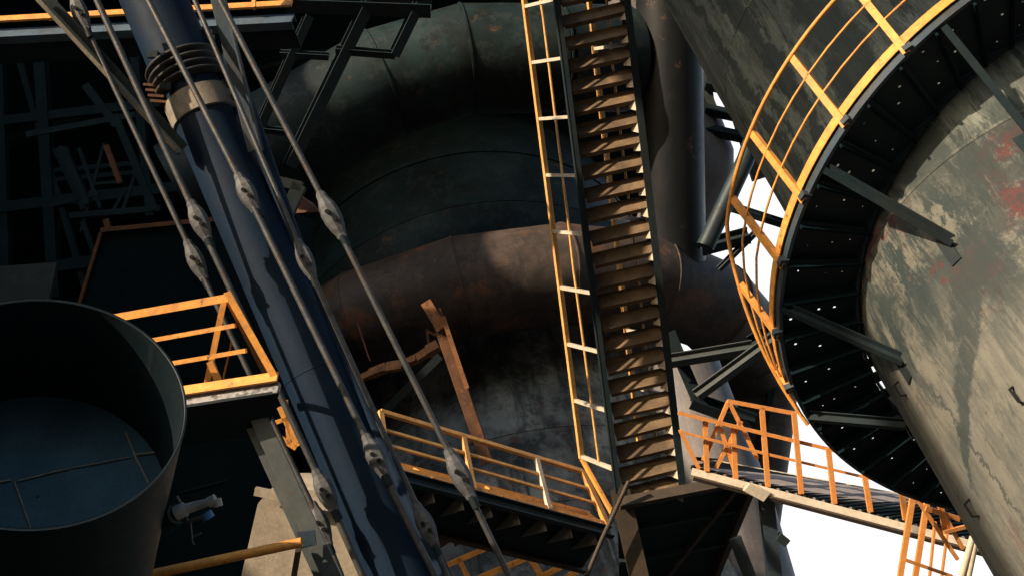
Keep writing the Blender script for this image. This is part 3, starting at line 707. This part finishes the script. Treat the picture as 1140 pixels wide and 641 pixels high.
# caged ladder
cg = thing('caged_ladder', 'orange caged ladder hanging at the right end of the walkway', 'ladder', P(1030, 641, 15))
for (a, c, w, d) in (((1017, 547), (999, 660), .075, 15), ((1034, 545), (1016, 660), .075, 15.4), ((1041, 580), (1033, 660), .03, 15.6), ((1056, 580), (1046, 660), .03, 15.8)):
    b = MB(); b.bar(P(*a, d), P(*c, d), w, .05, FWD); b.build('ladder_rail', M['orange2'], cg)
for (a, c, w) in (((1015, 549), (1034, 544), .05), ((1030, 565), (1068, 577), .07), ((1003, 621), (1060, 641), .045), ((1017, 549), (1066, 622), .05), ((1036, 546), (1072, 610), .05), ((1046, 555), (1052, 590), .07), ((1050, 592), (1078, 585), .05), ((1000, 655), (1050, 668), .045)):
    b = MB(); b.bar(P(*a, 15.2), P(*c, 15.3), w, .05, FWD); b.build('cage_hoop', M['orange2'], cg)
lt = thing('cream_pipe_bundle', 'short cream pipes tucked between the ladder and the vessel', 'pipe', P(1075, 620, 14.6))
for dx in (0, 8):
    b = MB(); b.tube([P(1083 + dx * .5, 597, 14.8), P(1068 + dx, 650, 14.8)], .045, 10); b.build('pipe_run', M['cream'], lt)

# ------------------------------------------------------------------ big slanted pipe and tie rods
pp0, pp1 = P(165, -15, 16.15), P(456, 655, 14.25)
pdv = (pp1 - pp0); PL = pdv.length; pdn = pdv / PL
def on_pipe(y):                                    # pipe axis point whose picture row is y
    lo, hi = -.6, 1.6
    for _ in range(40):
        t = (lo + hi) / 2; q = pp0 + pdv * t - EYE; c = RM.transposed() @ q
        yy = CYP - F * c.y / -c.z
        if yy < y: lo = t
        else: hi = t
    return pp0 + pdv * lo
mp = thing('slanted_main_pipe', 'thick blue black pipe slanting across the left with bellows and pale collar', 'pipe', pp1)
b = MB(); b.tube([on_pipe(-250), on_pipe(70)], .47, 56); b.build('upper_sleeve', M['blue'], mp)
b = MB(); b.tube([on_pipe(100), on_pipe(415), on_pipe(900)], .45, 56); b.build('pipe_body', M['blue'], mp)
o = on_pipe(70); span = (on_pipe(101) - o).length
pr = [(.45, 0)]
for k in range(4):
    for j in range(7):
        a = j / 6 * PI
        pr.append((.47 + .085 * math.sin(a), span * (k + j / 6) / 4))
b = MB()
d_, sd_, u_ = frame_of(pdn)
vsn = 48; vs = []
for r, t in pr:
    for j in range(vsn):
        a = 2 * PI * j / vsn; vs.append(o + pdn * t + (sd_ * math.cos(a) + u_ * math.sin(a)) * r)
fs = [(i * vsn + j, i * vsn + (j + 1) % vsn, (i + 1) * vsn + (j + 1) % vsn, (i + 1) * vsn + j) for i in range(len(pr) - 1) for j in range(vsn)]
b.add(vs, fs, True); b.build('bellows', M['rubber'], mp)
c0 = on_pipe(110); cspan = (on_pipe(134) - c0).length
b = MB(); b.lathe(c0, pdn, [(.45, 0), (.485, .01), (.485, cspan), (.45, cspan + .01)], 56); b.build('collar', M['collar'], mp)
b = MB(); b.lathe(on_pipe(414), pdn, [(.445, 0), (.456, .01), (.456, .03), (.445, .04)], 56); b.build('weld_seam', M['blue'], mp)
for yy in (54, 60, 88, 101, 112, 126, 140):
    for sg, rr in ((1, .5),):
        q = on_pipe(yy) + (RIGHT - pdn * RIGHT.dot(pdn)).normalized() * .5 - FWD * .1
        b = MB(); b.bar(q - RIGHT * .1, q + RIGHT * .1, .05, .09, pdn); b.build('lug', M['dark'], mp)
for yy in (62, 96):
    q = on_pipe(yy) - (RIGHT - pdn * RIGHT.dot(pdn)).normalized() * .22 - FWD * .46
    b = MB(); b.bar(q - RIGHT * .08, q + RIGHT * .06, .06, .1, pdn); b.build('lug', M['dark'], mp)
q = on_pipe(92) - (RIGHT - pdn * RIGHT.dot(pdn)).normalized() * .46 - FWD * .22
for k in range(4):
    b = MB(); b.bar(q + pdn * (k * .09 - .12) - RIGHT * .1, q + pdn * (k * .09 - .1) + RIGHT * .12, .035, .16, FWD); b.build('clamp_fin', M['rust'], mp)

b = MB(); b.tube([P(255, 60, 15.6), P(347, 322, 15.1), P(503, 660, 13.95)], .105, 24)
tag(b.build('side_conduit', M['blue']), 'slim dark blue pipe hugging the right side of the thick slanted pipe', 'pipe')

def tie_rod(label, pl, r, tbs, m='galv'):
    """pl: [(x, y, d)] along the rod; tbs: rows of its turnbuckles"""
    P3 = [P(*a) for a in pl]
    t_ = thing('tie_rod', label, 'tie rod', P3[-1], 'tie rods with turnbuckles along the slanted pipe')
    b = MB(); b.tube(P3, r, 12); b.build('rod', M[m], t_)
    for (x, y, d) in tbs:
        c = P(x, y, d)
        i = min(range(len(pl) - 1), key=lambda k: 0 if min(pl[k][1], pl[k + 1][1]) <= y <= max(pl[k][1], pl[k + 1][1]) else 1)
        ax = (P3[i + 1] - P3[i]).normalized()
        L_ = .6; k = r / .045
        side = ax.cross(FWD).normalized(); dep = side.cross(ax)
        prof = [(.052, -.5), (.07, -.44), (.075, -.36), (.115, -.2), (.13, -.05), (.125, .12), (.1, .28), (.072, .4), (.07, .46), (.05, .5)]
        n = 8; vs = []
        for rr, tt in prof:
            for j in range(n):
                a = 2 * PI * j / n
                ca, sa = math.cos(a), math.sin(a)
                bx = 1.0
                vs.append(c + ax * tt * L_ + side * ca * rr * .98 * k ** .5 + dep * sa * max(rr * .72, .05) * k ** .5)
        mb = MB(); mb.add(vs, [(q * n + j, q * n + (j + 1) % n, (q + 1) * n + (j + 1) % n, (q + 1) * n + j) for q in range(len(prof) - 1) for j in range(n)], False)
        mb.add(vs[:n], [tuple(range(n))]); mb.add(vs[-n:], [tuple(range(n))])
        tb = mb.build('turnbuckle', M['cast'], t_)
        for tt, ss in ((-.08, -.01), (.1, .03)):
            q = c + ax * tt * L_ + side * ss
            mb = MB(); mb.tube([q - FWD * .112, q + FWD * .112], .026, 12); mb.build('pin_hole', M['black'], tb)
        mb = MB(); e = c + ax * .5 * L_; mb.tube([e - ax * .04, e + ax * .1], r * 1.35, 12); mb.build('lock_nut', M['dark'], tb)
    return t_
tie_rod('pale tie rod along the left edge of the slanted pipe, crossing the flat brace', [(96, -25, 14.7), (222, 248, 14.3), (362, 546, 13.7), (412, 660, 13.5)], .043, [(222, 246, 14.3), (362, 546, 13.7)])
tie_rod('darker tie rod farthest left of the slanted pipe, joint low by the grey brace', [(72, -25, 14.9), (90, 18, 14.8), (218, 290, 14.4), (357, 582, 13.8), (388, 660, 13.6)], .036, [(89, 14, 14.8), (218, 290, 14.4), (357, 583, 13.8)])
tie_rod('tie rod lying over the middle of the thick slanted pipe, crossing its collar', [(152, -25, 15.0), (275, 215, 14.4), (418, 508, 13.5), (494, 660, 13.1)], .042, [(275, 215, 14.4), (418, 507, 13.5)])
tie_rod('thin dark tie rod just right of the slanted pipe, beside the slim blue pipe', [(208, -20, 15.3), (340, 289, 14.5), (474, 585, 13.5), (506, 660, 13.3)], .036, [(340, 289, 14.5), (474, 584, 13.5)])
tie_rod('freestanding tie rod farthest right, crossing the front of the central platform', [(232, -25, 12.6), (369, 240, 12.2), (512, 527, 11.7), (578, 665, 11.5)], .034, [(369, 240, 12.2), (512, 527, 11.7)])

fb = thing('flat_brace', 'dark angle steel brace with a sunlit lower edge painted pale crossing the upper left', 'brace', P(205, 168, 14.95))
b = MB(); b.bar(P(40, -12, 14.6), P(203, 167, 15.0), .2, .02, -FWD); b.bar(P(40, -12, 14.6), P(203, 167, 15.0), .02, .16, -FWD, -.07, .09); b.build('brace_bar', M['teal'], fb)
b = MB(); b.bar(P(34, -9, 14.5), P(196, 167, 14.9), .055, .04, -FWD); b.build('lit_edge_strip', M['collar'], fb)  # pale strip painting the brace's lit lower edge
hb = thing('hanging_flat_bar', 'blue grey flat bar hanging right of the slanted pipe', 'bar', P(288, 168, 15.2))
b = MB(); b.bar(P(236, -30, 15.3), P(285, 168, 15.2), .22, .03, -FWD); b.bar(P(243, -30, 15.25), P(291, 168, 15.15), .03, .1, -FWD); b.build('bar_body', M['blue2'], hb, .006)

# ------------------------------------------------------------------ upper left walkway edge
uw = thing('upper_walkway', 'blue beam with orange toe board at the top left, behind the slanted pipe', 'walkway', P(0, 40, 19))
ea, eb = P(-60, 40, 19), P(326, 20, 18.4)
b = MB(); b.channel(ea, eb, .15, .26, .02, UP, -1); b.build('edge_beam', M['blue3'], uw)
ez = (eb - ea).normalized()
b = MB(); b.bar(P(-60, 25, 19), P(325, 4, 18.4), .04, .16, UP); b.build('toe_board', M['orange'], uw)
b = MB(); b.slab([P(-60, 50, 19), P(326, 29, 18.4), P(326, 29, 18.4) + Vector((0, .45, 0)), P(-60, 50, 19) + Vector((0, .45, 0))], .04, UP); b.build('deck_plate', M['dark'], uw)
for x in (60, 285):
    t = (x + 60) / 386; q = lerp(P(-60, 25, 19), P(325, 4, 18.4), t)
    b = MB(); b.bar(q - UP * .1, q + UP * 1.2, .06, .06); b.build('rail_post', M['orange'], uw)

# ------------------------------------------------------------------ dim frame and hopper box at left
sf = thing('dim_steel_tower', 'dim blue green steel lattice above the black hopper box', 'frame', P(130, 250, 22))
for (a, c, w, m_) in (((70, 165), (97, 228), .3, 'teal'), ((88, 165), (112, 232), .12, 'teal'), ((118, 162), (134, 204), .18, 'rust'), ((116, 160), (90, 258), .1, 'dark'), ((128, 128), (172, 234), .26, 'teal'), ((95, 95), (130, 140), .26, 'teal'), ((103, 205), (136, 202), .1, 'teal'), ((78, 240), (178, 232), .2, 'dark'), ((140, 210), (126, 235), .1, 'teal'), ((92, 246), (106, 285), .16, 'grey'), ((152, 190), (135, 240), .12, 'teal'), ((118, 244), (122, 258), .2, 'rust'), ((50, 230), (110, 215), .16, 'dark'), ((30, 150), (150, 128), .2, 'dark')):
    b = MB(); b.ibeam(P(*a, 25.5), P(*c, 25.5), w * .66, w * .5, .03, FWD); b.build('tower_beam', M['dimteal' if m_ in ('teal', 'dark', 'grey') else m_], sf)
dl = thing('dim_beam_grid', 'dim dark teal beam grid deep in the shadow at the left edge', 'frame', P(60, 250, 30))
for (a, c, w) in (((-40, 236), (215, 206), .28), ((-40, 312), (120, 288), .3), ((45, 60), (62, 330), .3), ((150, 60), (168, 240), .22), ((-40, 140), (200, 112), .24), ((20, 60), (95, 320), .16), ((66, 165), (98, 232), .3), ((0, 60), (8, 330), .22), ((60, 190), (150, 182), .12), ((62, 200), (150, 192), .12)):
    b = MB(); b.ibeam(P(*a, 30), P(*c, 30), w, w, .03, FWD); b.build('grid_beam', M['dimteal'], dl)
pl_ = thing('pale_dusty_panel', 'dusty grey panel low in the shadow just above the duct mouth', 'panel', P(30, 310, 28))
b = MB(); b.slab([P(-60, 300, 28), P(63, 292, 28), P(52, 345, 28), P(-60, 345, 28)], .2, FWD); b.build('panel_plate', M['grey'], pl_)
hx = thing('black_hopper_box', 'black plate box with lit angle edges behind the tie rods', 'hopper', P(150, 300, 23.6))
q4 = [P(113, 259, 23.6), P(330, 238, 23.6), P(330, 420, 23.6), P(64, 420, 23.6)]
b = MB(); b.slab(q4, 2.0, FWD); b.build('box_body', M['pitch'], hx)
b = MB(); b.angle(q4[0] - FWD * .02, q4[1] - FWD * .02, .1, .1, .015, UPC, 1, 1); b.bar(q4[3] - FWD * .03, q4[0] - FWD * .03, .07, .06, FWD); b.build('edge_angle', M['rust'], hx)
sb_ = thing('small_bracket', 'black elbow bracket with rusty plate right of the slanted pipe', 'bracket', P(330, 220, 18))
for (a, c, w) in (((285, 196), (336, 208), .16), ((334, 206), (320, 237), .22)):
    b = MB(); b.bar(P(*a, 18), P(*c, 18), w, .16, FWD); b.build('bracket_arm', M['dark'], sb_)
b = MB(); b.slab([P(318, 238, 18.2), P(330, 214, 18.4), P(348, 226, 18.6), P(356, 236, 18.2)], .06, FWD); b.build('rusty_plate', M['rust'], sb_)

# ------------------------------------------------------------------ open duct end (left foreground)
dn_ = (RM @ Vector((.318, .659, .682))).normalized()
dc = P(46, 452, 9.0)
DR = 1.15
du = thing('open_duct', 'big dark open duct mouth with blue lined inside, bottom left', 'duct', dc)
b = MB(); b.lathe(dc, -dn_, [(DR, 0), (DR * .98, 1.2), (DR * .96, 5)], 96); b.build('outer_shell', M['drum'], du)
b = MB(); b.lathe(dc, -dn_, [(DR - .025, 0), (DR - .03, .8), (DR - .035, 1.45)], 96); b.build('inner_wall', M['drum'], du)
b = MB(); b.lathe(dc - dn_ * 1.4, -dn_, [(DR - .03, 0), (0.01, .001)], 64); b.build('inner_plate', M['lining'], du)
b = MB(); b.lathe(dc, dn_, [(DR - .02, 0), (DR - .012, .006), (DR + .004, .006), (DR + .004, -.02), (DR, -.02)], 96); b.build('rim', M['drum'], du)
# weld beads on the inside: one around, two along
_, s1, u1 = frame_of(-dn_)
pc_ = dc - dn_ * 1.385
def on_plate(x, y):
    r = ray(x, y); return EYE + r * ((pc_ - EYE).dot(dn_) / r.dot(dn_))
for pl in ([(-12, 538), (12, 534)], [(20, 535), (60, 525), (78, 521)], [(80, 520.5), (105, 516), (144, 508.5)], [(16, 536), (24, 558), (35, 590)], [(140, 481), (150, 506), (166, 538)], [(150, 506), (176, 503)]):
    b = MB(); b.tube([on_plate(*q) + dn_ * random.uniform(0, .004) for q in pl], random.uniform(.007, .013), 6); b.build('weld_bead', M['weld'], du)

# ------------------------------------------------------------------ left platform
lp = thing('small_platform', 'small platform with square orange railing beside the duct mouth', 'platform', P(255, 440, 12.6))
e0, e1 = P(150, 457, 12.7), P(311, 432, 12.4)
b = MB(); b.bar(e0, e1, .06, .15, UP); b.build('edge_plate', M['scratch'], lp, .006)
zd = e1.z - .08
b = MB(); b.slab([PZ(150, 462, zd), PZ(311, 437, zd), PZ(297, 484, zd), PZ(150, 500, zd)], .04, UP); b.build('deck_plate', M['dark'], lp)
t0p, t1p = P(150, 450, 12.7), P(309, 422, 12.4)
b = MB(); b.bar(P(150, 443, 12.7), P(309, 419, 12.4), .03, .13, UP); b.build('toe_board', M['orange'], lp)
b = MB(); b.angle(P(112, 352, 12.7), P(253, 327, 12.4), .1, .09, .012, UPC, -1, -1); b.build('handrail', M['orange'], lp)
for (a, c) in (((150, 382), (262, 362)), ((175, 407), (274, 390))):
    b = MB(); b.bar(P(*a, 12.6), P(*c, 12.4), .05, .05, UPC); b.build('mid_rail', M['orange'], lp)
b = MB(); b.angle(P(249, 327, 12.4), P(302, 421, 12.4), .08, .08, .012, FWD, 1, 1); b.build('rail_post', M['orange'], lp)
b = MB(); b.angle(P(246, 334, 13.0), P(226, 430, 13.2), .07, .07, .012, FWD, 1, 1); b.build('rail_post', M['orange'], lp)
b = MB(); b.bar(P(234, 402, 12.9), P(243, 424, 12.9), .08, .06, FWD); b.build('rail_post', M['orange'], lp)
b = MB(); b.bar(P(252, 328, 12.45), P(308, 440, 14.4), .06, .06, FWD); b.bar(P(258, 380, 12.9), P(248, 424, 13.2), .02, .02); b.build('side_rail', M['orange'], lp)
b = MB(); b.bar(P(123, 352, 12.7), P(140, 368, 12.7), .08, .06, FWD); b.build('rail_post', M['orange'], lp)

gb = thing('grey_brace', 'grey green leaning brace under the small platform', 'brace', P(372, 660, 12.4))
b = MB(); b.channel(P(271, 445, 12.7), P(372, 665, 12.3), .08, .22, .02, RIGHT, -1); b.bar(P(279, 445, 12.62), P(380, 665, 12.22), .03, .2, RIGHT); b.build('brace_bar', M['grey'], gb, .006)
b = MB(); b.slab([P(330, 592, 12.15), P(350, 590, 12.15), P(352, 606, 12.15), P(336, 610, 12.15)], .04, FWD); b.build('splice_plate', M['blue2'], gb)

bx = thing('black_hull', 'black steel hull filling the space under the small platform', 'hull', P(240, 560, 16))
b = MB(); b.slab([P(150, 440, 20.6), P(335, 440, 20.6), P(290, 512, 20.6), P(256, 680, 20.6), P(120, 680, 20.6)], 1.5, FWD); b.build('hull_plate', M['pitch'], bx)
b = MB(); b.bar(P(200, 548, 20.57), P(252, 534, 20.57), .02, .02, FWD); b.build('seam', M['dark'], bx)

ot = thing('orange_tube_rail', 'single orange tube rail at the bottom left before the concrete', 'railing', P(250, 622, 12))
b = MB(); b.tube([P(140, 645, 12.05), P(336, 603, 12.05)], .055, 16); b.build('rail_tube', M['orange'], ot)
b = MB(); b.bar(P(333, 607, 12.2), P(324, 660, 12.2), .06, .05, FWD); b.build('rail_post', M['stair'], ot)

cw = thing('concrete_pier', 'sunlit sandy concrete pier low behind the tie rods', 'pier', P(340, 660, 16.2))
b = MB(); b.slab([P(255, 700, 16.2), P(287, 560, 16.2), P(300, 545, 16.2), P(410, 545, 16.2), P(432, 580, 16.2), P(452, 700, 16.2)], 1.5, FWD); b.build('pier_body', M['concrete'], cw)
b = MB(); b.bar(P(284, 546, 16.0), P(420, 574, 16.0), .12, .1, FWD); b.build('cap_edge', M['concrete'], cw)
orl = thing('behind_pipe_railing', 'orange railing glimpsed between the slanted pipe and the grey brace', 'railing', P(320, 480, 16.5))
for (a, c, w) in (((312, 452), (332, 496), .1), ((300, 480), (330, 498), .08), ((306, 470), (322, 465), .06), ((318, 445), (322, 494), .06)):
    b = MB(); b.bar(P(*a, 16.4), P(*c, 16.4), w, .06, FWD); b.build('rail_bar', M['orange'], orl)

# ------------------------------------------------------------------ valve fitting
vf = thing('valve_fitting', 'small pipe fitting with blue cap sticking out beside the duct', 'valve', P(190, 572, 10.2))
vd = 10.2
b = MB(); b.tube([P(186, 580, 10.4), P(198, 571, vd)], .1, 20); b.build('flange', M['teal'], vf)
b = MB(); b.tube([P(196, 571, vd), P(206, 566, vd), P(207, 566, vd), P(220, 562, vd), P(234, 558, vd)], [.07, .07, .05, .045, .035], 16); b.build('barrel', M['white'], vf)
b = MB(); b.tube([P(232, 559, vd), P(240, 555, vd)], .05, 12); b.tube([P(241, 555, vd), P(243, 563, vd)], .045, 12); b.build('elbow', M['white'], vf)
b = MB(); b.tube([P(229, 570, vd), P(233, 577, vd)], .055, 14); b.build('cap', M['bluecap'], vf)
b = MB(); b.tube([P(206, 572, vd), P(209, 580, vd), P(222, 576, vd), P(229, 573, vd)], .02, 8); b.tube([P(212, 580, vd), P(214, 602, vd), P(216, 606, vd)], .008, 6); b.tube([P(215, 597, vd), P(224, 593, vd)], .009, 6); b.tube([P(196, 552, vd), P(202, 563, vd)], .02, 8); b.build('lever', M['galv'], vf)

# unseen block added behind the camera, only to shade the upper vessel
shade_blk = thing('vessel_shade_block', 'unseen long block added high behind the camera to shade the vessel', 'shade block', (-3, -8, 0))
b = MB(); b.bar(Vector((-11, -6.5, 20.5)), Vector((9, -9, 20.5)), 3.5, 8, UP); b.build('shade_block_body', M['dark'], shade_blk)
for x, y in ((-10, -6.6), (8, -8.9)):
    b = MB(); b.ibeam(Vector((x, y, 0)), Vector((x, y, 16.4)), .5, .5, .05); b.build('shade_block_leg', M['dark'], shade_blk)

# ------------------------------------------------------------------ light
S = (RM @ Vector((-.78, .52, .35)).normalized()).normalized()
el_ = math.asin(S.z); az_ = math.atan2(S.x, S.y)
wd = bpy.data.worlds.new('World'); sc.world = wd; wd.use_nodes = True
nt = wd.node_tree; bg = nt.nodes['Background']
sk = nt.nodes.new('ShaderNodeTexSky'); sk.sky_type = 'NISHITA'; sk.sun_disc = False
sk.sun_elevation = el_; sk.sun_rotation = az_ % (2 * PI)
sk.air_density = 1.0; sk.dust_density = 1.5; sk.ozone_density = 2.5
tcw = nt.nodes.new('ShaderNodeTexCoord')                            # a bank of bright thin cloud stands low in one part of the sky
dt = nt.nodes.new('ShaderNodeVectorMath'); dt.operation = 'DOT_PRODUCT'; dt.inputs[1].default_value = ray(940, 430).normalized()
nt.links.new(tcw.outputs['Generated'], dt.inputs[0])
cr = nt.nodes.new('ShaderNodeMapRange'); cr.interpolation_type = 'SMOOTHSTEP'
cr.inputs[1].default_value = math.cos(math.radians(46)); cr.inputs[2].default_value = math.cos(math.radians(24))
nt.links.new(dt.outputs['Value'], cr.inputs[0])
cm = nt.nodes.new('ShaderNodeMix'); cm.data_type = 'RGBA'; nt.links.new(cr.outputs[0], cm.inputs[0]); nt.links.new(sk.outputs[0], cm.inputs[6])
cm.inputs[7].default_value = (5.0, 5.05, 5.1, 1)
nt.links.new(cm.outputs[2], bg.inputs['Color']); bg.inputs['Strength'].default_value = 0.15
sl = bpy.data.lights.new('sun', 'SUN'); sl.energy = 5.0; sl.angle = math.radians(0.6); sl.color = (1.0, 0.80, 0.58)
so = bpy.data.objects.new('sun', sl); COL.objects.link(so); so.rotation_euler = S.to_track_quat('Z', 'Y').to_euler(); so.location = (0, 0, 60)

cd = bpy.data.cameras.new('camera'); cam = bpy.data.objects.new('camera', cd); COL.objects.link(cam)
cd.sensor_width = 36; cd.lens = 36 * F / W0; cd.clip_end = 5000; cd.clip_start = .05
cam.matrix_world = Matrix.Translation(EYE) @ RM.to_4x4()
sc.camera = cam
sc.view_settings.view_transform = 'Standard'; sc.view_settings.look = 'None'; sc.view_settings.gamma = 1; sc.view_settings.exposure = 0.6
sc.cycles.max_bounces = 5; sc.cycles.use_denoising = True
